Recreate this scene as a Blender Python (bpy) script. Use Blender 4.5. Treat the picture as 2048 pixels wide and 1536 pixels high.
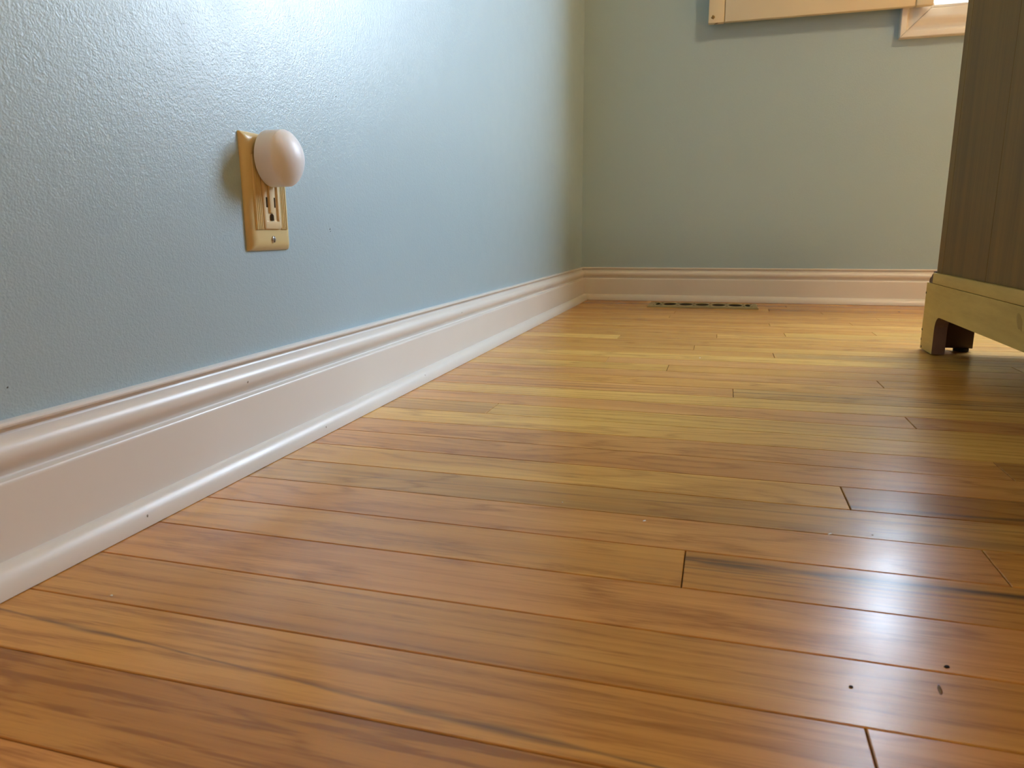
import bpy, bmesh, math, random
from mathutils import Matrix, Vector

for o in list(bpy.data.objects):
    bpy.data.objects.remove(o, do_unlink=True)
SC = bpy.context.scene
COL = SC.collection
rnd = random.Random(7)

# ------------------------------------------------------------------ camera
WX, WY = -0.0272, 2.4099            # plaster faces of the left and the back wall
SX, SY = 0.0, 2.3827                # outer edges of the shoe mouldings
cam_d = bpy.data.cameras.new('camera')
cam = bpy.data.objects.new('camera', cam_d)
COL.objects.link(cam)
SC.camera = cam
cam_d.sensor_width = 36.0
cam_d.lens = 1426.87 / 2048 * 36.0
cam_d.clip_start = 0.02
cam.matrix_world = (Matrix.Translation((0.42632, 0.0, 0.22773))
                    @ Matrix.Rotation(0.283117, 4, 'Z') @ Matrix.Rotation(-0.210862, 4, 'X')
                    @ Matrix.Rotation(0.0076827, 4, 'Y') @ Matrix.Rotation(math.pi / 2, 4, 'X'))
cam_d.dof.use_dof = True
cam_d.dof.focus_distance = 0.85
cam_d.dof.aperture_fstop = 18.0

# ------------------------------------------------------------------ sky, light, exposure
world = bpy.data.worlds.new('hazy_sky')
SC.world = world
world.use_nodes = True
bg = world.node_tree.nodes['Background']
bg.inputs['Color'].default_value = (0.68, 0.85, 1.05, 1)
bg.inputs['Strength'].default_value = 14.0
OPX0, OPX1, OPZ0, OPZ1 = 0.951, 2.15, 0.827, 2.02     # window opening
pl = bpy.data.lights.new('window_portal', 'AREA')
pl.shape = 'RECTANGLE'
pl.size, pl.size_y = OPX1 - OPX0, OPZ1 - OPZ0
pl.cycles.is_portal = True
portal = bpy.data.objects.new('window_portal', pl)
COL.objects.link(portal)
portal.location = ((OPX0 + OPX1) / 2, WY + 0.155, (OPZ0 + OPZ1) / 2)
portal.rotation_euler = (-math.pi / 2, 0, 0)
sun_d = bpy.data.lights.new('sun', 'SUN')
sun_d.energy = 14.0
sun_d.color = (1.0, 0.87, 0.68)
sun_d.angle = 0.02
sun = bpy.data.objects.new('sun', sun_d)
COL.objects.link(sun)
sun.rotation_euler = Vector((0.45, -0.62, -0.95)).to_track_quat('-Z', 'Y').to_euler()   # through the window, onto the floor behind the chest
SC.view_settings.view_transform = 'Standard'
SC.view_settings.look = 'None'
SC.view_settings.gamma = 1.0
SC.view_settings.use_curve_mapping = False
SC.view_settings.exposure = 1.62
SC.cycles.diffuse_bounces = 5
SC.cycles.glossy_bounces = 3
SC.cycles.max_bounces = 8
SC.cycles.adaptive_threshold = 0.02
SC.cycles.transparent_max_bounces = 12
SC.cycles.sample_clamp_indirect = 6.0


# ------------------------------------------------------------------ helpers
def srgb(r, g, b):
    f = lambda c: (c / 255 / 12.92) if c / 255 <= 0.04045 else ((c / 255 + 0.055) / 1.055) ** 2.4
    return (f(r), f(g), f(b), 1.0)


def obj(name, verts, faces, mat=None, parent=None, loc=(0, 0, 0), smooth=False):
    me = bpy.data.meshes.new(name)
    me.from_pydata([tuple(v) for v in verts], [], faces)
    bm = bmesh.new(); bm.from_mesh(me)
    bmesh.ops.recalc_face_normals(bm, faces=bm.faces)
    bm.to_mesh(me); bm.free()
    if smooth:
        for p in me.polygons: p.use_smooth = True
    o = bpy.data.objects.new(name, me)
    COL.objects.link(o)
    o.location = loc
    if mat: me.materials.append(mat)
    if parent: o.parent = parent
    return o


def smooth_angle(o, deg=35):
    me = o.data
    bm = bmesh.new(); bm.from_mesh(me)
    for f in bm.faces: f.smooth = True
    for e in bm.edges:
        if len(e.link_faces) == 2 and e.calc_face_angle(0) > math.radians(deg): e.smooth = False
    bm.to_mesh(me); bm.free()
    return o


def boxgeo(x0, x1, y0, y1, z0, z1, V=None, F=None):
    V = [] if V is None else V; F = [] if F is None else F
    b = len(V)
    V += [(x0, y0, z0), (x1, y0, z0), (x1, y1, z0), (x0, y1, z0), (x0, y0, z1), (x1, y0, z1), (x1, y1, z1), (x0, y1, z1)]
    F += [tuple(b + i for i in f) for f in ((0, 3, 2, 1), (4, 5, 6, 7), (0, 1, 5, 4), (1, 2, 6, 5), (2, 3, 7, 6), (3, 0, 4, 7))]
    return V, F


def box(name, x0, x1, y0, y1, z0, z1, mat, parent=None, bevel=0.0, seg=2):
    V, F = boxgeo(x0, x1, y0, y1, z0, z1)
    o = obj(name, V, F, mat, parent)
    if bevel: bevel_mesh(o, bevel, seg)
    return o


def bevel_mesh(o, w, seg=2):
    bm = bmesh.new(); bm.from_mesh(o.data)
    bmesh.ops.bevel(bm, geom=list(bm.edges), offset=w, segments=seg, affect='EDGES', profile=0.5)
    bm.to_mesh(o.data); bm.free()
    smooth_angle(o, 40)


def sweep(name, A, B, mat, parent=None, angle=40):
    """loft between two outlines of equal length, closed and capped"""
    n = len(A)
    V = list(A) + list(B)
    F = [(i, (i + 1) % n, n + (i + 1) % n, n + i) for i in range(n)]
    F += [tuple(range(n)), tuple(range(n, 2 * n))]
    return smooth_angle(obj(name, V, F, mat, parent), angle)


def rings(name, R, mat, parent=None, cap0=True, cap1=True, angle=40):
    n = len(R[0]); V = []; F = []
    for r in R: V += r
    for k in range(len(R) - 1):
        for i in range(n):
            F.append((k * n + i, k * n + (i + 1) % n, (k + 1) * n + (i + 1) % n, (k + 1) * n + i))
    if cap0: F.append(tuple(range(n)))
    if cap1: F.append(tuple((len(R) - 1) * n + i for i in range(n)))
    return smooth_angle(obj(name, V, F, mat, parent), angle)


def empty(name, loc):
    o = bpy.data.objects.new(name, None)
    COL.objects.link(o); o.location = loc
    o.empty_display_size = 0.05
    return o


def adopt(parent, *kids):
    """parent while keeping the world position the child meshes were written in"""
    for k in kids:
        k.parent = parent
        k.location = Vector(k.location) - Vector(parent.location)


def tag(o, label, cat, group=None):
    o['label'] = label; o['category'] = cat
    if group: o['group'] = group
    return o


def structure(o, label=None):
    o['kind'] = 'structure'
    if label: o['label'] = label
    return o


# ------------------------------------------------------------------ materials
class NT:
    def __init__(self, name):
        self.m = bpy.data.materials.new(name)
        self.m.use_nodes = True
        self.t = self.m.node_tree
        self.b = self.t.nodes['Principled BSDF']

    def n(self, typ, **kw):
        nd = self.t.nodes.new(typ)
        for k, v in kw.items(): setattr(nd, k, v)
        return nd

    def l(self, a, b): self.t.links.new(a, b)

    def val(self, s, v):
        if hasattr(v, 'is_output') or isinstance(v, bpy.types.NodeSocket): self.l(v, s)
        else: s.default_value = v

    def math(self, op, a, b=0.0, c=0.0, clamp=False):
        nd = self.n('ShaderNodeMath', operation=op, use_clamp=clamp)
        for i, v in enumerate((a, b, c)): self.val(nd.inputs[i], v)
        return nd.outputs[0]

    def vmath(self, op, a, b):
        nd = self.n('ShaderNodeVectorMath', operation=op)
        for i, v in enumerate((a, b)): self.val(nd.inputs[i], v)
        return nd.outputs[0]

    def noise(self, vec, scale=1.0, detail=2.0, rough=0.5, dist=0.0):
        nd = self.n('ShaderNodeTexNoise')
        self.l(vec, nd.inputs['Vector'])
        nd.inputs['Scale'].default_value = scale
        nd.inputs['Detail'].default_value = detail
        nd.inputs['Roughness'].default_value = rough
        nd.inputs['Distortion'].default_value = dist
        return nd.outputs['Fac']

    def ramp(self, v, lo, hi, a=0.0, b=1.0, smooth=True):
        nd = self.n('ShaderNodeMapRange')
        nd.interpolation_type = 'SMOOTHSTEP' if smooth else 'LINEAR'
        self.val(nd.inputs['Value'], v)
        for k, x in (('From Min', lo), ('From Max', hi), ('To Min', a), ('To Max', b)): self.val(nd.inputs[k], x)
        return nd.outputs['Result']

    def mix(self, fac, a, b, mode='MIX'):
        nd = self.n('ShaderNodeMix', data_type='RGBA', blend_type=mode)
        self.val(nd.inputs[0], fac); self.val(nd.inputs[6], a); self.val(nd.inputs[7], b)
        return nd.outputs[2]

    def bump(self, h, strength, dist, normal=None):
        nd = self.n('ShaderNodeBump')
        nd.inputs['Strength'].default_value = strength
        nd.inputs['Distance'].default_value = dist
        self.l(h, nd.inputs['Height'])
        if normal is not None: self.l(normal, nd.inputs['Normal'])
        return nd.outputs['Normal']

    def coord(self): return self.n('ShaderNodeTexCoord').outputs['Object']


def plain(name, col, rough=0.5, metal=0.0, spec=0.5, var=0.06, scale=60, bump=0.0, bscale=400, bdist=0.0004):
    t = NT(name); c = t.coord()
    f = t.noise(c, scale, 3)
    d = tuple(x * (1 - var * 2) for x in col[:3]) + (1,)
    l = tuple(min(1, x * (1 + var)) for x in col[:3]) + (1,)
    t.l(t.mix(f, d, l), t.b.inputs['Base Color'])
    t.l(t.ramp(t.noise(c, scale * 1.7, 2), 0.3, 0.7, rough, min(1, rough * 1.15)), t.b.inputs['Roughness'])
    t.b.inputs['Metallic'].default_value = metal
    t.b.inputs['Specular IOR Level'].default_value = spec
    if bump: t.l(t.bump(t.noise(c, bscale, 3), bump, bdist), t.b.inputs['Normal'])
    return t.m


def make_wall_paint():
    t = NT('sage_blue_wall_paint'); c = t.coord()
    f = t.noise(c, 3.0, 3)
    t.l(t.mix(f, (0.332, 0.452, 0.515, 1), (0.348, 0.467, 0.53, 1)), t.b.inputs['Base Color'])
    t.l(t.ramp(t.noise(c, 30, 2), 0.3, 0.7, 0.32, 0.36), t.b.inputs['Roughness'])
    t.b.inputs['Specular IOR Level'].default_value = 0.5
    h = t.math('ADD', t.noise(c, 620, 2, 0.5), t.math('MULTIPLY', t.noise(c, 270, 1), 0.9))
    t.l(t.bump(h, 0.5, 0.0005), t.b.inputs['Normal'])
    return t.m


def make_trim_paint(name='cream_trim_paint', col=(0.69, 0.665, 0.625), rough=0.31):
    t = NT(name); c = t.coord()
    f = t.noise(c, 9.0, 4)
    t.l(t.mix(f, tuple(x * 0.95 for x in col) + (1,), tuple(min(1, x * 1.03) for x in col) + (1,)), t.b.inputs['Base Color'])
    t.l(t.ramp(t.noise(c, 25, 3), 0.3, 0.7, rough, rough * 1.15), t.b.inputs['Roughness'])
    m = t.vmath('MULTIPLY', c, (500, 8, 500))
    t.l(t.bump(t.noise(m, 1.0, 3), 0.12, 0.0002), t.b.inputs['Normal'])
    return t.m


def make_plank_wood():
    t = NT('varnished_oak_plank')
    info = t.n('ShaderNodeObjectInfo')
    r = info.outputs['Random']
    off = t.n('ShaderNodeCombineXYZ')
    t.l(t.math('MULTIPLY', r, 41.0), off.inputs[0])
    t.l(t.math('MULTIPLY', r, 17.3), off.inputs[1])
    t.l(t.math('MULTIPLY', r, 93.1), off.inputs[2])
    c0 = t.coord()
    c = t.vmath('ADD', c0, off.outputs[0])
    sc = lambda x, y: t.vmath('MULTIPLY', c, (x, y, 1.0))
    sep = t.n('ShaderNodeSeparateXYZ'); t.l(c, sep.inputs[0])
    warp = t.noise(sc(2.2, 11.0), 1.0, 3, 0.5)
    # growth rings: some boards plain sawn (wide cathedrals), some straight and fine
    r2 = t.math('FRACT', t.math('MULTIPLY', r, 7.77))
    freq = t.ramp(r2, 0.35, 0.9, 70.0, 520.0)
    amp = t.ramp(r2, 0.35, 0.9, 62.0, 16.0)
    s = t.math('ADD', t.math('MULTIPLY', sep.outputs[1], freq), t.math('MULTIPLY', warp, amp))
    ring = t.math('ADD', t.math('MULTIPLY', t.math('SINE', s), 0.5), 0.5)
    ringd = t.math('POWER', ring, 7.0)
    jag = t.noise(sc(55.0, 420.0), 1.0, 2, 0.6)
    ringj = t.math('MULTIPLY', ringd, t.ramp(jag, 0.35, 0.65, 0.35, 1.0))
    pores = t.ramp(t.noise(sc(26.0, 1300.0), 1.0, 2, 0.6), 0.53, 0.66)
    pores = t.math('MULTIPLY', pores, t.ramp(ring, 0.1, 0.9, 0.35, 1.0))
    fine = t.noise(sc(5.0, 150.0), 1.0, 3, 0.6)
    tone = t.noise(sc(2.6, 24.0), 1.0, 2, 0.5)
    base = info.outputs['Color']
    dark = t.mix(1.0, base, (0.53, 0.41, 0.31, 1), 'MULTIPLY')
    lite = t.mix(1.0, base, (1.12, 1.10, 1.02, 1), 'MULTIPLY')
    red = t.mix(1.0, base, (0.95, 0.86, 0.77, 1), 'MULTIPLY')
    col = t.mix(t.ramp(tone, 0.3, 0.7), red, lite)
    col = t.mix(t.ramp(fine, 0.42, 0.70, 0.0, 0.26), col, dark)
    col = t.mix(t.math('MULTIPLY', ringj, 0.62), col, dark)
    col = t.mix(t.math('MULTIPLY', pores, 0.5), col, dark)
    # mineral streaks, only on boards that carry them (colour alpha)
    st = t.ramp(t.noise(sc(1.1, 34.0), 1.0, 4, 0.55), 0.60, 0.70)
    st = t.math('MULTIPLY', st, info.outputs['Alpha'])
    col = t.mix(t.math('MULTIPLY', st, 0.8), col, (0.055, 0.043, 0.033, 1))
    # single long streak at a given place across the board, and coarse brown figure, where a board has them
    def prop(n):
        a = t.n('ShaderNodeAttribute', attribute_type='OBJECT', attribute_name=n)
        return a.outputs['Fac']
    lo = t.n('ShaderNodeSeparateXYZ'); t.l(c0, lo.inputs[0])
    wob = t.math('MULTIPLY', t.math('SUBTRACT', t.noise(sc(7.0, 12.0), 1.0, 3), 0.5), 0.009)
    cy = t.math('ADD', t.math('MULTIPLY_ADD', lo.outputs[0], prop('streak_slope'), prop('streak_y')), wob)
    dd = t.math('ABSOLUTE', t.math('SUBTRACT', lo.outputs[1], cy))
    wid = t.math('MULTIPLY', prop('streak_width'), t.ramp(t.noise(sc(9.0, 3.0), 1.0, 2), 0.35, 0.7, 0.4, 1.8))
    sm = t.math('SUBTRACT', 1.0, t.ramp(dd, 0.0, t.math('ADD', wid, 0.0001)))
    sm = t.math('MULTIPLY', sm, t.ramp(t.noise(sc(16.0, 300.0), 1.0, 3, 0.6), 0.3, 0.6, 0.45, 1.0))
    col = t.mix(t.math('MULTIPLY', sm, t.math('MULTIPLY', prop('streak'), 0.85)), col, (0.05, 0.036, 0.026, 1))
    coarse = t.ramp(t.noise(sc(7.0, 130.0), 1.0, 4, 0.62), 0.50, 0.62)
    col = t.mix(t.math('MULTIPLY', coarse, prop('coarse')), col, dark)
    t.l(col, t.b.inputs['Base Color'])
    rg = t.math('ADD', t.ramp(t.noise(c, 14.0, 3), 0.3, 0.7, 0.235, 0.27), 0.0)
    t.l(rg, t.b.inputs['Roughness'])
    t.b.inputs['Specular IOR Level'].default_value = 0.46
    h = t.math('MULTIPLY_ADD', t.noise(sc(15.0, 420.0), 1.0, 1, 0.6), 0.16, t.math('MULTIPLY', t.noise(sc(5.0, 30.0), 1.0, 0), 1.0))
    n2 = t.bump(h, 0.21, 0.0010)
    t.l(n2, t.b.inputs['Normal'])
    return t.m


def make_veneer(name, c_dark, c_lite, rough, sx, sy, sz, contrast=1.0):
    """wood with grain running along the axis with the small scale"""
    t = NT(name); c = t.coord()
    a = t.noise(t.vmath('MULTIPLY', c, (sx, sy, sz)), 1.0, 4, 0.6)
    b = t.noise(t.vmath('MULTIPLY', c, (sx * 6, sy * 6, sz * 3)), 1.0, 3, 0.6)
    f = t.math('ADD', t.math('MULTIPLY', a, 0.75), t.math('MULTIPLY', b, 0.25))
    f = t.ramp(f, 0.5 - 0.2 / contrast, 0.5 + 0.2 / contrast)
    t.l(t.mix(f, c_dark, c_lite), t.b.inputs['Base Color'])
    t.b.inputs['Roughness'].default_value = rough
    t.l(t.bump(b, 0.2, 0.0003), t.b.inputs['Normal'])
    return t.m


M_WALL = make_wall_paint()
M_TRIM = make_trim_paint()
M_SHUT = make_trim_paint('cream_shutter_paint', (0.66, 0.59, 0.43), 0.4)
M_OAK = make_plank_wood()
M_CEIL = plain('cream_ceiling_paint', (0.80, 0.66, 0.46, 1), 0.8, bump=0.3, bscale=120, bdist=0.001)
M_CREAM = plain('warm_cream_wall_paint', (0.74, 0.52, 0.28, 1), 0.7, bump=0.3, bscale=200, bdist=0.001)
M_GAP = plain('dark_subfloor', (0.035, 0.02, 0.012, 1), 0.9)
M_IVORY = plain('aged_ivory_plastic', srgb(206, 188, 136), 0.30, var=0.04)
M_IVORY2 = plain('pale_ivory_plastic', srgb(220, 201, 160), 0.32, var=0.04)
M_SLOT = plain('dark_slot', (0.04, 0.024, 0.010, 1), 0.9, spec=0.05)
M_STEEL = plain('worn_steel', (0.55, 0.52, 0.48, 1), 0.31, metal=1.0)
M_BRASS = plain('painted_vent_metal', srgb(158, 142, 96), 0.4, var=0.08)
M_VDARK = plain('vent_interior_shade', (0.02, 0.015, 0.01, 1), 0.8)
M_VEN = make_veneer('brown_back_veneer', srgb(88, 62, 20), srgb(118, 90, 36), 0.5, 26, 26, 1.4, 0.8)
M_RAW = make_veneer('unfinished_pale_wood', srgb(168, 140, 70), srgb(196, 168, 92), 0.55, 4, 4, 40, 0.8)
M_DKW = make_veneer('dark_stained_wood', srgb(52, 30, 20), srgb(84, 52, 36), 0.45, 4, 30, 4, 1.0)
M_EDGE = make_veneer('sawn_brown_edge', srgb(104, 78, 64), srgb(128, 98, 80), 0.6, 8, 40, 8, 0.8)
M_BLACK = plain('black_rubber', (0.02, 0.018, 0.016, 1), 0.7, spec=0.2)
M_HOLE = plain('filled_nail_hole', srgb(150, 138, 128), 0.6)
M_LAWN = plain('lawn', srgb(96, 116, 70), 0.9, scale=4)
M_GREY = plain('grey_scuff', srgb(70, 74, 80), 0.7)
M_SMEAR = plain('brown_smear', srgb(120, 88, 46), 0.5)
M_WHITE = plain('white_paint_fleck', srgb(240, 236, 228), 0.6)


def make_shade():
    t = NT('pearly_translucent_plastic'); c = t.coord()
    f = t.noise(c, 40, 2)
    t.l(t.mix(f, (0.75, 0.75, 0.77, 1), (0.79, 0.785, 0.80, 1)), t.b.inputs['Base Color'])
    t.b.inputs['Roughness'].default_value = 0.42
    t.b.inputs['Subsurface Weight'].default_value = 0.15
    t.b.inputs['Subsurface Radius'].default_value = (0.01, 0.007, 0.006)
    t.b.inputs['Subsurface Scale'].default_value = 0.6
    return t.m


def make_glass():
    t = NT('window_glass')
    tr = t.n('ShaderNodeBsdfTransparent'); gl = t.n('ShaderNodeBsdfGlossy')
    gl.inputs['Roughness'].default_value = 0.02
    c = t.coord()
    f = t.ramp(t.noise(c, 2.0, 2), 0.0, 1.0, 0.05, 0.07)
    mx = t.n('ShaderNodeMixShader')
    t.l(f, mx.inputs[0]); t.l(tr.outputs[0], mx.inputs[1]); t.l(gl.outputs[0], mx.inputs[2])
    t.l(mx.outputs[0], t.t.nodes['Material Output'].inputs[0])
    return t.m


M_SHADE = make_shade()
M_GLASS = make_glass()

# ------------------------------------------------------------------ room shell
RX1, RY0, CZ = 3.45, -2.0, 2.44
T = 0.15
floor = structure(box('floor', WX - T, RX1 + T, RY0 - T, WY + T, -0.12, -0.0185, M_GAP), 'strip oak floor, varnished and worn, boards parallel to the back wall')
structure(box('wall_left', WX - T, WX, RY0 - T, WY + T, -0.0184, CZ, M_WALL), 'pale blue painted wall with orange peel texture')
V, F = [], []
boxgeo(WX, OPX0, WY, WY + T, -0.0184, CZ, V, F)
boxgeo(OPX1, RX1, WY, WY + T, -0.0184, CZ, V, F)
boxgeo(OPX0, OPX1, WY, WY + T, -0.0184, OPZ0, V, F)
boxgeo(OPX0, OPX1, WY, WY + T, OPZ1, CZ, V, F)
structure(obj('wall_back', V, F, M_WALL), 'shaded grey green painted wall below the window')
structure(box('wall_right', RX1, RX1 + T, RY0 - T, WY + T, -0.0184, CZ, M_CREAM))
structure(box('wall_front', WX, RX1, RY0 - T, RY0, -0.0184, CZ, M_CREAM))
structure(box('ceiling', WX - T, RX1 + T, RY0 - T, WY + T, CZ, CZ + 0.1, M_CEIL))
structure(box('ground', -30, 30, WY + 0.6, 60, -1.0, -0.9, M_LAWN))

# ------------------------------------------------------------------ floor boards
PW, Y0 = 0.05715, 0.32603
GAP = 0.00035
TH = 0.018


def plank_geo(L, w, e0=0.0, e1=0.0):
    """box with a small chamfer round its top face; local origin at the left end, mid width"""
    c = 0.00055
    a, b = GAP, L - GAP
    h = w / 2 - GAP
    V = [(a, -h, -TH), (b, -h, -TH), (b, h, -TH), (a, h, -TH),
         (a, -h, -c), (b, -h, -c), (b, h, -c), (a, h, -c),
         (a + c, -h + c, 0), (b - c, -h + c, 0), (b - c, h - c, 0), (a + c, h - c, 0)]
    F = [(8, 9, 10, 11)]
    for i in range(4):
        j = (i + 1) % 4
        F += [(i, j, 4 + j, 4 + i), (4 + i, 4 + j, 8 + j, 8 + i)]
    return V, F


TAN, PINK, YEL, RED = (205, 152, 77), (207, 152, 86), (215, 169, 88), (203, 147, 81)
GREY, DARK, ORG, PALE = (194, 148, 80), (172, 122, 60), (209, 153, 74), (212, 163, 84)
BRN = (190, 137, 67)
# row : (joints along x in metres, colours of the boards from left to right, streak strength)
ROWS = {
    -6: ([0.3, 1.2], [TAN, PINK, TAN], [0, 0, 0]),
    -5: ([0.7, 1.5], [RED, TAN, PINK], [0, 0, 0]),
    -4: ([0.25, 1.1], [TAN, PINK, YEL], [0, 0, 0]),
    -3: ([0.62, 1.6], [RED, BRN, TAN], [0.3, 0, 0]),
    -2: ([0.95], [BRN, TAN], [0.35, 0]),
    -1: ([0.502, 1.3], [TAN, PINK, TAN], [1.0, 0.2, 0]),
    0: ([0.86], [TAN, ORG], [0.15, 0]),
    1: ([0.98], [RED, TAN], [0.1, 0]),
    2: ([0.412, 1.2], [TAN, BRN, TAN], [0.25, 1.0, 0]),
    3: ([0.618, 1.4], [PINK, ORG, TAN], [0.2, 0, 0]),
    4: ([0.93], [GREY, TAN], [0.3, 0]),
    5: ([0.540, 1.3], [PALE, DARK, TAN], [0, 0.5, 0]),
    6: ([1.05], [RED, TAN], [0.15, 0]),
    7: ([0.696], [RED, DARK], [0.1, 0]),
    8: ([0.88], [YEL, ORG], [0, 0]),
    9: ([0.146, 1.0], [GREY, YEL, TAN], [0.1, 0, 0]),
    10: ([0.654], [PINK, RED], [0, 0]),
    11: ([0.92], [YEL, YEL], [0.1, 0]),
    12: ([0.452, 1.2], [RED, GREY, BRN], [0.7, 0.4, 0]),
    13: ([0.97], [TAN, PINK], [0.1, 0]),
    14: ([0.664], [PINK, TAN], [0, 0]),
    15: ([0.348, 1.1], [YEL, TAN, PINK], [0, 0, 0]),
    16: ([0.236, 1.0], [TAN, PINK, BRN], [0.1, 0, 0]),
    17: ([0.9], [YEL, YEL], [0, 0]),
    18: ([0.528], [TAN, GREY], [0, 0.8]),
    19: ([0.383, 1.0], [TAN, PALE, YEL], [0, 0, 0]),
    20: ([0.85], [TAN, PALE], [0.2, 0]),
    21: ([0.219, 1.1], [YEL, TAN, GREY], [0, 0, 0]),
    22: ([0.425], [TAN, PALE], [0, 0.5]),
    23: ([0.569], [TAN, YEL], [0, 0]),
    24: ([0.759], [ORG, YEL], [0.1, 0]),
    25: ([0.95], [TAN, YEL], [0, 0]),
    26: ([0.547], [ORG, PALE], [0.4, 0]),
    27: ([0.738], [TAN, TAN], [0, 0.3]),
    28: ([0.3, 1.0], [ORG, TAN, YEL], [0, 0, 0]),
    29: ([0.82], [TAN, YEL], [0, 0]),
    30: ([0.307], [ORG, TAN], [0.2, 0]),
    31: ([0.7], [TAN, TAN], [0, 0]),
    32: ([0.565], [TAN, BRN], [0.1, 0.1]),
    33: ([0.41, 1.0], [ORG, TAN, TAN], [0.3, 0, 0]),
    34: ([0.62], [BRN, BRN], [0.1, 0]),
    35: ([0.2, 0.8], [BRN, TAN, BRN], [0, 0.2, 0]),
}
# boards with a marked streak or coarse figure: (row, board)
FIGURE = {
    (-1, 0): dict(streak=0.8, streak_y=0.004, streak_slope=-0.062, streak_width=0.0035, coarse=0.45),
    (-1, 1): dict(coarse=0.2),
    (-2, 0): dict(coarse=0.75), (-3, 0): dict(coarse=0.7),
    (2, 1): dict(streak=1.0, streak_y=0.0135, streak_slope=0.004, streak_width=0.0095, coarse=0.25),
    (5, 1): dict(streak=0.8, streak_y=-0.021, streak_slope=0.03, streak_width=0.0045, coarse=0.35),
    (12, 1): dict(streak=0.75, streak_y=0.004, streak_slope=-0.01, streak_width=0.0030),
    (12, 0): dict(streak=0.6, streak_y=-0.016, streak_slope=0.02, streak_width=0.0040),
    (4, 0): dict(streak=0.45, streak_y=-0.002, streak_slope=0.02, streak_width=0.0025, coarse=0.15),
    (18, 1): dict(streak=0.4, streak_y=0.006, streak_width=0.010),
    (22, 1): dict(streak=0.4, streak_y=0.006, streak_width=0.008),
    (3, 0): dict(coarse=0.2), (7, 0): dict(coarse=0.3), (6, 0): dict(coarse=0.2), (1, 0): dict(coarse=0.2),
    (14, 1): dict(coarse=0.35), (13, 1): dict(coarse=0.3),
}
PX0, PX1 = WX + 0.012, 2.35
for n in range(-6, 36):
    joints, cols, streak = ROWS[n]
    xs = [PX0] + joints + [PX1]
    w = PW if n < 35 else PW + 0.008
    yc = Y0 + n * PW + w / 2
    for k in range(len(xs) - 1):
        V, F = plank_geo(xs[k + 1] - xs[k], w)
        o = obj('plank', V, F, M_OAK, floor, (xs[k], yc, rnd.uniform(-0.00012, 0.0)))
        j = rnd.uniform(-7, 7)
        cc = srgb(cols[k][0] + j, cols[k][1] + j * 0.9, cols[k][2] + j * 0.7)
        o.color = (cc[0], cc[1], cc[2], streak[k])
        for key, v in FIGURE.get((n, k), {}).items(): o[key] = v
# the boards that run on beyond the frame, to the right and behind the camera
V, F = [], []
def addplank(x0, x1, yc):
    v, f = plank_geo(x1 - x0, PW); b = len(V)
    V.extend((p[0] + x0, p[1] + yc, p[2]) for p in v); F.extend(tuple(b + i for i in q) for q in f)
for n in range(-6, 36):
    addplank(PX1, RX1 - 0.012, Y0 + (n + 0.5) * PW)
n = -7
while Y0 + n * PW > RY0 + 0.02:
    x = PX0
    while x < RX1 - 0.012:
        x2 = min(x + rnd.uniform(0.5, 1.4), RX1 - 0.012)
        if RX1 - x2 < 0.15: x2 = RX1 - 0.012
        addplank(x, x2, Y0 + (n + 0.5) * PW); x = x2
    n -= 1
rest = obj('outlying_planks', V, F, M_OAK, floor)
cc = srgb(*TAN); rest.color = (cc[0], cc[1], cc[2], 0.1)
rest['kind'] = 'stuff'


def disc(name, c, nrm, r, mat, parent, h=0.0003, sx=1.0, rot=0.0, seg=10):
    """tiny low irregular blob lying on a surface"""
    z = Vector(nrm).normalized(); x = z.orthogonal().normalized()
    x = Matrix.Rotation(rot, 3, z) @ x; y = z.cross(x)
    R = []
    jit = [rnd.uniform(0.75, 1.2) for _ in range(seg)]
    for (q, hh) in ((1.0, -0.0001), (0.8, h), ):
        R.append([tuple(Vector(c) + x * (math.cos(a) * r * q * sx * jit[i]) + y * (math.sin(a) * r * q * jit[i]) + z * hh)
                  for i, a in enumerate([2 * math.pi * k / seg for k in range(seg)])])
    return rings(name, R, mat, parent, angle=70)


for (x, y, r, s) in ((0.3778, 0.5438, 0.0011, 1.2), (0.5169, 0.5555, 0.0009, 2.8), (0.3979, 1.3219, 0.0012, 1.4), (0.3060, 0.5658, 0.0006, 1),
                     (0.0595, 0.3325, 0.0006, 1.5), (0.5472, 0.5618, 0.0006, 1)):
    disc('paint_fleck', (x, y, 0.0), (0, 0, 1), r, M_WHITE, floor, 0.0004, s)
for (x, y, r, s) in ((0.5006, 0.3570, 0.0010, 1.0), (0.5520, 0.3889, 0.0012, 1.4), (0.9083, 2.2042, 0.0035, 1.3)):
    disc('dirt_speck', (x, y, 0.0), (0, 0, 1), r, M_BLACK, floor, 0.0006, s)
disc('dirt_smear', (0.5432, 0.3663, 0.0), (0, 0, 1), 0.0012, M_SMEAR, floor, 0.00012, 4.5, 0.7)

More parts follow.
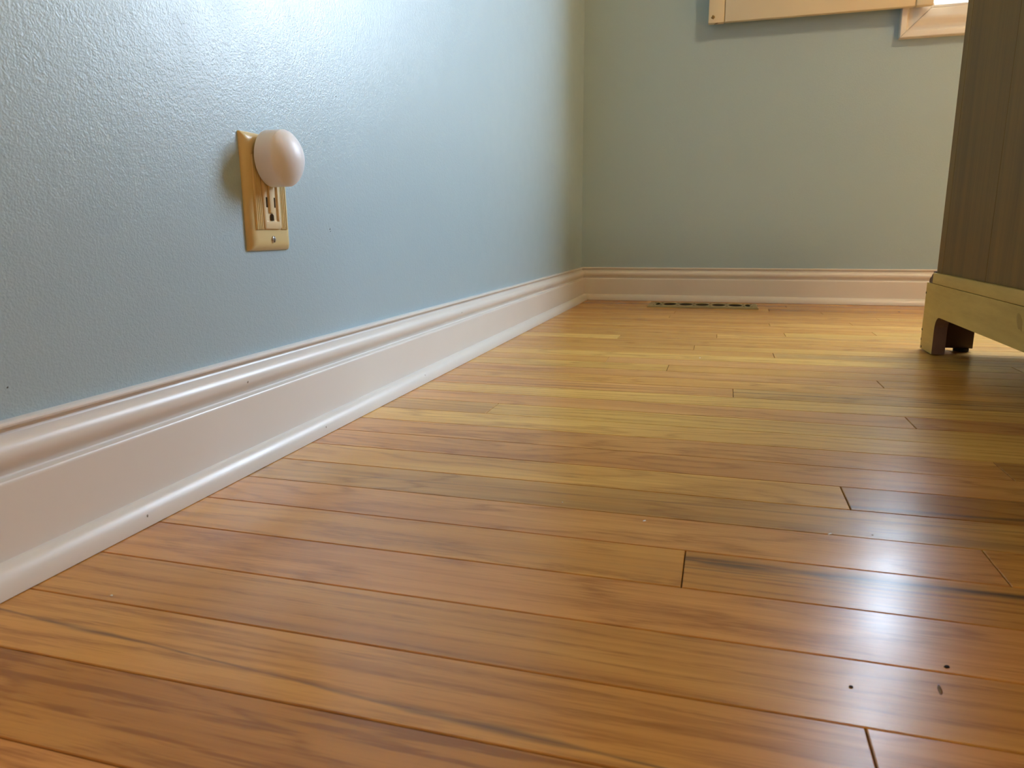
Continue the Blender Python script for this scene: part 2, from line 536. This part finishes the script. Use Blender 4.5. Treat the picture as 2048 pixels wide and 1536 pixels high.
# ------------------------------------------------------------------ skirting boards
# (offset from the shoe edge towards the room, height), metres
BASE = [(-0.0272, 0.0), (-0.0272, 0.1076), (-0.0212, 0.1076), (-0.0198, 0.1068), (-0.0194, 0.1054), (-0.0198, 0.1040),
        (-0.0228, 0.1034), (-0.0246, 0.1018), (-0.0248, 0.1000), (-0.0240, 0.0984), (-0.0216, 0.0972), (-0.0186, 0.0955), (-0.0160, 0.0928),
        (-0.0145, 0.0895), (-0.0141, 0.0862), (-0.0147, 0.0830), (-0.0163, 0.0798), (-0.0184, 0.0770), (-0.0200, 0.0746),
        (-0.0206, 0.0728), (-0.0202, 0.0717), (-0.0155, 0.0713), (-0.0138, 0.0709), (-0.0131, 0.0698), (-0.0130, 0.0680), (-0.0130, 0.0)]
SHOE = [(-0.0130, 0.0), (-0.0130, 0.0196), (-0.0115, 0.0196), (-0.0092, 0.0188), (-0.0068, 0.0172), (-0.0046, 0.0150),
        (-0.0028, 0.0122), (-0.0014, 0.0090), (-0.0005, 0.0055), (0.0, 0.0020), (0.0, 0.0004)]
SHOE[0] = (-0.0130, 0.0004)
bl = sweep('baseboard_left', [(o, RY0, z) for o, z in BASE], [(o, SY - o, z) for o, z in BASE], M_TRIM, angle=30)
sweep('shoe_moulding', [(o, RY0, z) for o, z in SHOE], [(o, SY - o, z) for o, z in SHOE], M_TRIM, bl, angle=30)
structure(bl, 'cream painted moulded baseboard along the blue wall')
bb = sweep('baseboard_back', [(o, SY - o, z) for o, z in BASE], [(RX1, SY - o, z) for o, z in BASE], M_TRIM, angle=30)
sweep('shoe_moulding', [(o, SY - o, z) for o, z in SHOE], [(RX1, SY - o, z) for o, z in SHOE], M_TRIM, bb, angle=30)
structure(bb, 'cream painted moulded baseboard along the shaded back wall')
for (y, z) in ((0.5861, 0.085), (1.1972, 0.0866)):
    disc('nail_hole', (-0.01405, y, z), (1, 0, 0.1), 0.0008, M_HOLE, bl, 0.0002, 1.8)
for (y, z, x) in ((0.4307, 0.0089, -0.0013), (0.7024, 0.0089, -0.0013), (0.9967, 0.0122, -0.0028)):
    disc('nail_hole', (x, y, z), (1, 0, 0.5), 0.0008, M_HOLE, bl, 0.0002, 1.5)
wl = bpy.data.objects['wall_left']
for (y, z, r, s, m) in ((0.7814, 0.2318, 0.0005, 2.6, M_GREY), (0.7822, 0.2293, 0.0004, 2.2, M_GREY), (0.8137, 0.3872, 0.0006, 1.0, M_GREY),
                        (0.3532, 0.1283, 0.0005, 1.5, M_GREY)):
    disc('scuff_mark', (WX, y, z), (1, 0, 0), r, m, wl, 0.0003, s, 0.15 if m is M_GREY else 1.4)

# ------------------------------------------------------------------ window with casing
win = structure(empty('window_1', (OPX0, WY, OPZ0)), 'window with cream moulded casing, bright daylight behind')
CW = 0.0752
# casing profile: (distance from the opening edge outwards, proud of the wall)
CAS = [(0.0, 0.0), (0.0, 0.0085), (0.0030, 0.0105), (0.0118, 0.0110), (0.0124, 0.0150), (0.0215, 0.0155), (0.0223, 0.0200), (0.0290, 0.0203),
       (0.0350, 0.0188), (0.0420, 0.0150), (0.0480, 0.0122), (0.0530, 0.0118), (0.0565, 0.0135), (0.0590, 0.0180), (0.0600, 0.0226), (0.0625, 0.0232),
       (0.0735, 0.0232), (CW, 0.0215), (CW, 0.0)]


def casing(p0, p1, d0, d1):
    A = [(p0[0] + d0[0] * a, WY - b, p0[1] + d0[1] * a) for a, b in CAS]
    B = [(p1[0] + d1[0] * a, WY - b, p1[1] + d1[1] * a) for a, b in CAS]
    o = sweep('window_casing', A, B, M_TRIM, None, 25); adopt(win, o); return o


g = 0.0007
casing((OPX0 + g, OPZ0), (OPX1 - g, OPZ0), (-1, -1), (1, -1))
casing((OPX0, OPZ0 + g), (OPX0, OPZ1 - g), (-1, -1), (-1, 1))
casing((OPX0 + g, OPZ1), (OPX1 - g, OPZ1), (-1, 1), (1, 1))
casing((OPX1, OPZ0 + g), (OPX1, OPZ1 - g), (1, -1), (1, 1))
jt = 0.008
for a in ((OPX0, OPX0 + jt, OPZ0, OPZ1), (OPX1 - jt, OPX1, OPZ0, OPZ1), (OPX0 + jt, OPX1 - jt, OPZ0, OPZ0 + jt), (OPX0 + jt, OPX1 - jt, OPZ1 - jt, OPZ1)):
    adopt(win, box('window_jamb', a[0], a[1], WY - 0.0095, WY + T, a[2], a[3], M_TRIM, bevel=0.0015))
ix0, ix1, iz0, iz1 = OPX0 + jt, OPX1 - jt, OPZ0 + jt, OPZ1 - jt
mz = (iz0 + iz1) / 2
for (z0, z1, yy) in ((iz0, mz + 0.02, WY + 0.075), (mz - 0.02, iz1, WY + 0.112)):
    sash = empty('sash', (ix0, yy, z0)); adopt(win, sash)
    k = 0.028
    fr = [box('sash_rail', ix0, ix1, yy, yy + 0.034, z0, z0 + k, M_TRIM, bevel=0.002), box('sash_rail', ix0, ix1, yy, yy + 0.034, z1 - k, z1, M_TRIM, bevel=0.002),
          box('sash_stile', ix0, ix0 + k, yy, yy + 0.034, z0 + k, z1 - k, M_TRIM, bevel=0.002), box('sash_stile', ix1 - k, ix1, yy, yy + 0.034, z0 + k, z1 - k, M_TRIM, bevel=0.002),
          box('pane', ix0 + k, ix1 - k, yy + 0.015, yy + 0.019, z0 + k, z1 - k, M_GLASS)]
    base = Vector(win.location) + Vector(sash.location)
    for f in fr:
        f.parent = sash; f.location = Vector(f.location) - base

# ------------------------------------------------------------------ shutter folded back against the wall
sx0, sx1, sz0, sz1 = 0.3530, 0.9500, 0.8262, 2.0
sy0, sy1 = WY - 0.0450, WY - 0.0242
sh = tag(empty('window_shutter', (sx0, sy1, sz0)), 'cream shutter panel folded open flat against the back wall, left of the window', 'shutter')
SW = 0.0445
s1 = box('stile', sx0, sx0 + SW, sy0, sy1, sz0, sz1, M_SHUT, bevel=0.0016)
s2 = box('stile', sx1 - SW, sx1, sy0, sy1, sz0, sz1, M_SHUT, bevel=0.0035, seg=3)
s3 = box('panel', sx0 + SW + 0.0022, sx1 - SW - 0.0022, sy0 + 0.0004, sy1 - 0.002, sz0 + 0.0006, sz1 - 0.0006, M_SHUT, bevel=0.0022)
s4 = box('tongue', sx0 + SW - 0.003, sx1 - SW + 0.003, sy0 + 0.006, sy1 - 0.005, sz0 + 0.002, sz1 - 0.002, M_SHUT)
s5 = disc('screw_head', (sx0 + 0.0125, sy0, sz0 + 0.0155), (0, -1, 0), 0.0056, plain('tarnished_brass', srgb(128, 104, 60), 0.45, metal=0.4), None, 0.0006, seg=16)
s5['label'] = 'dull brass screw in the lower corner'
s6 = disc('bare_wood_chip', (sx0 + 0.022, (sy0 + sy1) / 2, sz0), (0, 0, -1), 0.004, M_DKW, None, 0.0003, 2.2, math.pi / 2)
hin = [box('hinge', sx1 - 0.004, sx1 + 0.003, sy1 - 0.002, sy1 + 0.0012, z, z + 0.07, M_STEEL) for z in (sz0 + 0.12, sz1 - 0.2)]
adopt(sh, s1, s2, s3, s4, s5, s6, *hin)

# ------------------------------------------------------------------ floor register
vx0, vx1, vy0, vy1, vz = 0.2160, 0.5375, 2.1895, 2.3040, 0.0055
vent = tag(empty('floor_vent', ((vx0 + vx1) / 2, (vy0 + vy1) / 2, 0)), 'flat pale metal floor vent with oval openings in front of the back baseboard', 'vent')
V, F = [], []
cells = 7
iy0, iy1 = vy0 + 0.014, vy1 - 0.014
ixa, ixb = vx0 + 0.017, vx1 - 0.017
cw = (ixb - ixa) / (cells - 1)
edges = [ixa, ixa + cw / 2] + [ixa + cw / 2 + cw * k for k in range(1, cells - 1)] + [ixb]
N = 24
for k in range(cells):
    a, b = edges[k], edges[k + 1]
    cx, cy = (a + b) / 2, (iy0 + iy1) / 2
    half = k in (0, cells - 1)
    out, inn, low = [], [], []
    for i in range(N):
        th = 2 * math.pi * (i + 0.5) / N
        dx, dy = math.cos(th), math.sin(th)
        s = min((b - a) / 2 / max(abs(dx), 1e-6), (iy1 - iy0) / 2 / max(abs(dy), 1e-6))
        out.append((cx + dx * s, cy + dy * s, vz))
        rx, ry = (b - a) / 2 - 0.0045, (iy1 - iy0) / 2 - 0.005
        inn.append((cx + dx * rx, cy + dy * ry, vz)); low.append((cx + dx * rx, cy + dy * ry, vz - 0.0022))
    bI = len(V); V += out + inn + low
    for i in range(N):
        j = (i + 1) % N
        F += [(bI + i, bI + j, bI + N + j, bI + N + i), (bI + N + i, bI + N + j, bI + 2 * N + j, bI + 2 * N + i)]
gr = obj('grille', V, F, M_BRASS)
fl = [[(vx0, vy0), (vx1, vy0), (vx1, vy1), (vx0, vy1)], [(vx0 + 0.001, vy0 + 0.001), (vx1 - 0.001, vy0 + 0.001), (vx1 - 0.001, vy1 - 0.001), (vx0 + 0.001, vy1 - 0.001)],
      [(vx0 + 0.005, vy0 + 0.005), (vx1 - 0.005, vy0 + 0.005), (vx1 - 0.005, vy1 - 0.005), (vx0 + 0.005, vy1 - 0.005)],
      [(ixa, iy0), (ixb, iy0), (ixb, iy1), (ixa, iy1)]]
zz = [0.0002, 0.0036, vz + 0.0003, vz]
fr = rings('flange', [[(x, y, z) for x, y in r] for r, z in zip(fl, zz)], M_BRASS, None, False, False, 30)
dm = box('duct_shade', ixa - 0.004, ixb + 0.004, iy0 - 0.004, iy1 + 0.004, 0.0003, 0.0014, M_VDARK)  # black sheet over the boards, painted as the shade inside the duct
dm['label'] = 'black sheet standing in for the shade of the duct under the openings'
studs = []
for k in range(1, cells):
    for q in (-1, 1):
        studs.append(disc('rivet', (edges[k], (iy0 + iy1) / 2 + q * 0.024, vz), (0, 0, 1), 0.003, M_BRASS, None, 0.0009))
adopt(vent, gr, fr, dm, *studs)

# ------------------------------------------------------------------ outlet
py0, py1, pz0, pz1 = 0.6195, 0.6897, 0.2103, 0.3248
pyc = (py0 + py1) / 2
out = tag(empty('wall_outlet', (WX, pyc, pz0)), 'aged ivory ribbed outlet plate on the blue wall, behind the night light', 'outlet')


def rrect(y0, y1, z0, z1, r, x, n=5):
    P = []
    for (cy, cz, a0) in ((y1 - r, z1 - r, 0), (y0 + r, z1 - r, 90), (y0 + r, z0 + r, 180), (y1 - r, z0 + r, 270)):
        for i in range(n):
            a = math.radians(a0 + 90 * i / (n - 1))
            P.append((x, cy + r * math.cos(a), cz + r * math.sin(a)))
    return P


PR = []
for (ins, dep, rad) in ((0, 0, 0.0015), (0.0, 0.0012, 0.0015), (0.0012, 0.0030, 0.002), (0.0034, 0.0050, 0.003), (0.0062, 0.0064, 0.004), (0.0090, 0.0069, 0.005), (0.0105, 0.0070, 0.005)):
    PR.append(rrect(py0 + ins, py1 - ins, pz0 + ins, pz1 - ins, rad, WX + dep))
plate = rings('cover_plate', PR, M_IVORY, None, angle=50)
FX = WX + 0.0070
rw0, rw1 = pyc - 0.0145, pyc + 0.0145           # receptacle width
zb0, zb1 = pz0 + 0.0212, pz1 - 0.0212           # ribbed zone
V, F = [], []
nr = 4
for side in (0, 1):
    a, b = (py0 + 0.0085, rw0 - 0.0006) if side == 0 else (rw1 + 0.0006, py1 - 0.0085)
    pitch = (b - a) / nr
    for k in range(nr):
        c = a + (k + 0.5) * pitch; bI = len(V)
        prof = [(c - pitch * 0.47, 0.0), (c - pitch * 0.36, 0.0012), (c, 0.0016), (c + pitch * 0.36, 0.0012), (c + pitch * 0.47, 0.0)]
        for z in (zb0, zb1): V += [(FX - 0.0002 + d, y, z) for y, d in prof]
        for i in range(4): F.append((bI + i, bI + i + 1, bI + 5 + i + 1, bI + 5 + i))
        F += [tuple(bI + i for i in range(5)), tuple(bI + 5 + i for i in range(5))]
ribs = smooth_angle(obj('ribbing', V, F, M_IVORY), 60)
ribs['label'] = 'fine vertical ribs on both sides of the sockets'
# ledges closing the ribbed zone
# receptacle: rounded frame, centre bar, recessed tracks, slots
rec = empty('receptacle', (FX, pyc, zb0))
zr0, zr1 = zb0 + 0.0004, zb1 - 0.0004
RF = [rrect(rw0, rw1, zr0, zr1, 0.0025, FX - 0.0003), rrect(rw0, rw1, zr0, zr1, 0.0025, FX + 0.0016), rrect(rw0 + 0.0007, rw1 - 0.0007, zr0 + 0.0007, zr1 - 0.0007, 0.002, FX + 0.0022),
      rrect(rw0 + 0.0040, rw1 - 0.0040, zr0 + 0.0072, zr1 - 0.0072, 0.0006, FX + 0.0020), rrect(rw0 + 0.0044, rw1 - 0.0044, zr0 + 0.0082, zr1 - 0.0082, 0.0006, FX + 0.0003)]
frm = rings('socket_frame', RF, M_IVORY2, None, True, True, 45)
bar = box('centre_bar', FX + 0.0002, FX + 0.0021, pyc - 0.0034, pyc + 0.0034, zr0 + 0.0160, zr1 - 0.0125, M_IVORY2, bevel=0.0005)
kids = [frm, bar]
for zc in (zr0 + 0.0265, zr1 - 0.0180):
    for s in (-1, 1):
        kids.append(box('blade_slot', FX + 0.0003, FX + 0.00045, pyc + s * 0.0066 - 0.0013, pyc + s * 0.0066 + 0.0013, zc - 0.0050, zc + 0.0050, M_SLOT))
gz = zr0 + 0.0112
gp = [(FX + 0.0012, pyc + 0.0027 * math.cos(a), gz + 0.0012 + 0.0027 * math.sin(a)) for a in [math.pi * i / 8 for i in range(9)]] + [(FX + 0.0012, pyc - 0.0027, gz - 0.0028), (FX + 0.0012, pyc + 0.0027, gz - 0.0028)]
kids.append(rings('ground_slot', [[(FX + 0.0005, y, z) for x, y, z in gp], gp], M_SLOT))
for k in kids:
    k.parent = rec; k.location = Vector(k.location) - Vector(rec.location)
# screw
scz = pz0 + 0.0112
SR = []
for (r, d) in ((0.0034, -0.0002), (0.0034, 0.0005), (0.0028, 0.0010), (0.0014, 0.0013)):
    SR.append([(FX + d, pyc + 0.0008 + r * math.cos(2 * math.pi * i / 20), scz + r * math.sin(2 * math.pi * i / 20)) for i in range(20)])
scw = rings('screw', SR, M_STEEL, None, angle=50)
V, F = boxgeo(FX + 0.0009, FX + 0.00145, pyc + 0.0008 - 0.0004, pyc + 0.0008 + 0.0004, scz - 0.0031, scz + 0.0031)
slot = obj('screw_slot', V, F, M_SLOT)
adopt(out, plate, ribs, rec, scw)
slot.parent = scw
scw['label'] = 'steel slotted screw'

# ------------------------------------------------------------------ plug-in night light
nc = Vector((-0.0165, pyc + 0.0002, 0.3010)); NR = 0.0276
nl = tag(empty('night_light', (FX + 0.002, nc.y, nc.z)), 'round pearly white plug-in night light covering the upper socket of the outlet', 'night light')
prof = [(0.0, 0.0000, 0.86), (0.0, 0.0000, 0.97), (0.0, 0.0006, 1.0), (0.0, 0.0060, 1.0), (0.0, 0.0140, 1.0), (0.0, 0.0186, 0.995)]
CH = 0.0145                                   # height of the domed front
SRAD = (NR * NR + CH * CH) / (2 * CH)
prof += [(0, 0.0192, 0.985)] + [(0, 0.0190 + math.sqrt(SRAD ** 2 - (q * NR) ** 2) - (SRAD - CH), q) for q in (0.955, 0.92, 0.85, 0.76, 0.65, 0.52, 0.38, 0.24, 0.11, 0.02)]
RR = []
for _, d, s in prof:
    r = NR * s
    ring = []
    for i in range(64):
        a = 2 * math.pi * i / 64
        yy, zz_ = math.cos(a), math.sin(a)
        ring.append((nc.x + d, nc.y + r * yy, nc.z + r * zz_))
    RR.append(ring)
shade = rings('lamp_shade', RR, M_SHADE, None, angle=32)
body = rings('plug_body', [rrect(nc.y - 0.013, nc.y + 0.013, nc.z - 0.016, nc.z + 0.010, 0.004, FX + 0.0023), rrect(nc.y - 0.013, nc.y + 0.013, nc.z - 0.016, nc.z + 0.010, 0.004, nc.x + 0.001)], M_IVORY2)
adopt(nl, shade, body)

# ------------------------------------------------------------------ chest of drawers
DX, DYF, DYN = 0.8030, 1.5270, 0.3600        # back face, far end and near end
DW, DH = 0.50, 1.20
chest = tag(empty('dresser', (DX + DW / 2, (DYF + DYN) / 2, 0)), 'brown wooden dresser seen from its bare back, on a pale bracket base', 'dresser')
BZ, ST = 0.1275, 0.0215


def bracket(name, x0, x1, mat):
    """side board of the plinth with a round-cornered arch cut between its two feet"""
    ya, yb, za, r = DYF - 0.0795, DYN + 0.0795, 0.0715, 0.024
    P = [(DYF, 0.0022), (DYF, BZ), (DYN, BZ), (DYN, 0.0022), (yb, 0.0022)]
    for i in range(9):
        a = math.radians(180 - 90 * i / 8)
        P.append((yb + r + r * math.cos(a), za - r + r * math.sin(a)))
    for i in range(9):
        a = math.radians(90 - 90 * i / 8)
        P.append((ya - r + r * math.cos(a), za - r + r * math.sin(a)))
    P.append((ya, 0.0022))
    bm = bmesh.new()
    vs = [bm.verts.new((x0, y, z)) for y, z in P]
    f = bm.faces.new(vs)
    ex = bmesh.ops.extrude_face_region(bm, geom=[f])
    bmesh.ops.translate(bm, verts=[v for v in ex['geom'] if isinstance(v, bmesh.types.BMVert)], vec=(x1 - x0, 0, 0))
    bmesh.ops.recalc_face_normals(bm, faces=bm.faces)
    me = bpy.data.meshes.new(name); bm.to_mesh(me); bm.free()
    o = bpy.data.objects.new(name, me); COL.objects.link(o)
    me.materials.append(mat); me.materials.append(M_EDGE)
    for p in me.polygons:                      # the sawn underside of the arch and the feet
        if abs(p.normal.x) < 0.5 and p.normal.z < 0.5 and p.center.z < 0.075 and DYN + 0.01 < p.center.y < DYF - 0.01: p.material_index = 1
    return o


kids = []
b1 = bracket('plinth_board', DX, DX + ST, M_RAW); b1['label'] = 'pale bare wood plinth board with arched cut-out'
b2 = bracket('plinth_board', DX + DW - ST, DX + DW, M_RAW)
kids += [b1, b2]
# return blocks and the boards of the two long plinth faces
for (ya, yb) in ((DYF - 0.019, DYF - 0.0003), (DYN + 0.0003, DYN + 0.019)):
    xa, xb = DX + ST + 0.0002, DX + DW - ST - 0.0002
    kids.append(box('plinth_end', xa, xb, ya, yb, 0.0715, BZ, M_DKW))
    kids.append(box('bracket_foot', xa, xa + 0.062, ya, yb, 0.0062, 0.0713, M_DKW, bevel=0.0008))
    kids.append(box('bracket_foot', xb - 0.062, xb, ya, yb, 0.0062, 0.0713, M_DKW, bevel=0.0008))
for (x, y) in ((DX + 0.012, DYF - 0.050), (DX + 0.066, DYF - 0.013), (DX + 0.012, DYN + 0.04), (DX + DW - 0.012, DYF - 0.04), (DX + DW - 0.066, DYF - 0.013), (DX + DW - 0.012, DYN + 0.04)):
    top = 0.0062 if abs(y - DYF + 0.013) < 0.001 else 0.0024
    rr = 0.013 if top > 0.003 else 0.0105
    kids.append(rings('foot_glide', [[(x + rr * q * math.cos(2 * math.pi * i / 18), y + rr * q * math.sin(2 * math.pi * i / 18), z) for i in range(18)]
                                     for q, z in ((0.8, 0.0001), (1, 0.0008), (1, top))], M_BLACK))
# moulding that caps the plinth on the far face
MP = [(0.0, BZ + 0.0002), (0.0, BZ + 0.005), (-0.004, BZ + 0.009), (-0.011, BZ + 0.011), (-0.015, BZ + 0.0155), (-0.020, BZ + 0.0175), (-0.024, BZ + 0.022), (-0.0318, BZ + 0.022), (-0.0318, BZ + 0.0002)]
kids.append(sweep('base_moulding', [(DX + 0.0035, DYF + a, z) for a, z in MP], [(DX + DW - 0.0035, DYF + a, z) for a, z in MP], M_DKW, None, 35))
YP = DYF - 0.0322
kids.append(box('back_strip', DX + 0.0006, DX + 0.018, DYN + 0.004, YP, BZ + 0.0006, BZ + 0.0196, M_RAW, bevel=0.0008))
kids[-1]['label'] = 'pale strip under the back panel'
kids.append(box('carcass', DX + 0.0190, DX + DW - 0.004, DYN + 0.0042, YP - 0.001, BZ + 0.0006, DH - 0.0225, M_DKW))
# back panel glued up from boards
ys = [YP, 1.4635, 1.3450, 1.2380, 1.1270, 1.0240, 0.91, 0.80, 0.68, 0.57, 0.46, DYN + 0.004]
for k in range(len(ys) - 1):
    kids.append(box('back_board', DX + 0.0062 + (0.0003 if k % 2 else 0), DX + 0.0188, ys[k + 1] + 0.0001, ys[k] - 0.0001, BZ + 0.0199, DH - 0.0225, M_VEN, bevel=0.0003, seg=1))
kids.append(box('chest_top', DX - 0.012, DX + DW + 0.012, DYN - 0.004, DYF + 0.006, DH - 0.0222, DH, M_DKW, bevel=0.004))
XF = DX + DW - 0.004
for k in range(4):
    z0 = BZ + 0.024 + k * 0.257
    d = box('drawer', XF - 0.0008, XF + 0.016, DYN + 0.03, YP - 0.03, z0, z0 + 0.248, M_DKW, bevel=0.003)
    kids.append(d)
    for q in (0.27, 0.73):
        c = (XF + 0.0158, DYN + (YP - DYN) * q, z0 + 0.124)
        kn = rings('knob', [[(c[0] + dd, c[1] + r * math.cos(2 * math.pi * i / 16), c[2] + r * math.sin(2 * math.pi * i / 16)) for i in range(16)]
                            for r, dd in ((0.008, 0), (0.007, 0.010), (0.015, 0.016), (0.015, 0.022), (0.008, 0.026))], M_STEEL)
        kn.parent = d
for (z, y) in ((0.108, DYF - 0.0012), (0.038, DYF - 0.0012), (0.0195, DYF - 0.0015), (0.006, DYF - 0.008)):
    kids.append(disc('nail_hole', (DX, y, z), (-1, 0, 0), 0.0024, M_BLACK, None, 0.0004, 1.2))
st = disc('stain', (DX, 1.072, 0.108), (-1, 0, 0), 0.008, plain('faint_brown_stain', srgb(156, 129, 63), 0.55), None, 0.00012, 2.2)
kids.append(st)
adopt(chest, *kids)

# ------------------------------------------------------------------ ceiling lamp of the room, above and right of the camera
LX, LY = 1.95, 0.55
lamp = tag(empty('ceiling_lamp', (LX, LY, CZ)), 'round glass dome lamp on the ceiling in the middle of the room', 'lamp')
t = NT('warm_lit_glass')
t.b.inputs['Base Color'].default_value = (0.8, 0.7, 0.55, 1)
t.l(t.mix(t.noise(t.coord(), 8.0, 2), (1.0, 0.72, 0.44, 1), (1.0, 0.74, 0.46, 1)), t.b.inputs['Emission Color'])
t.b.inputs['Emission Strength'].default_value = 46.0
circ = lambda r, z: [(LX + r * math.cos(2 * math.pi * i / 40), LY + r * math.sin(2 * math.pi * i / 40), z) for i in range(40)]
dome = rings('glass_dome', [circ(0.165, CZ - 0.022)] + [circ(0.165 * math.cos(a), CZ - 0.022 - 0.075 * math.sin(a)) for a in [math.radians(q) for q in (12, 25, 38, 51, 64, 76, 86)]], t.m, None, True, True, 60)
rim = rings('metal_rim', [circ(0.185, CZ - 0.0005), circ(0.185, CZ - 0.018), circ(0.178, CZ - 0.0235), circ(0.168, CZ - 0.0235)], M_STEEL, None, True, False, 40)
adopt(lamp, dome, rim)
bpy.context.view_layer.update()
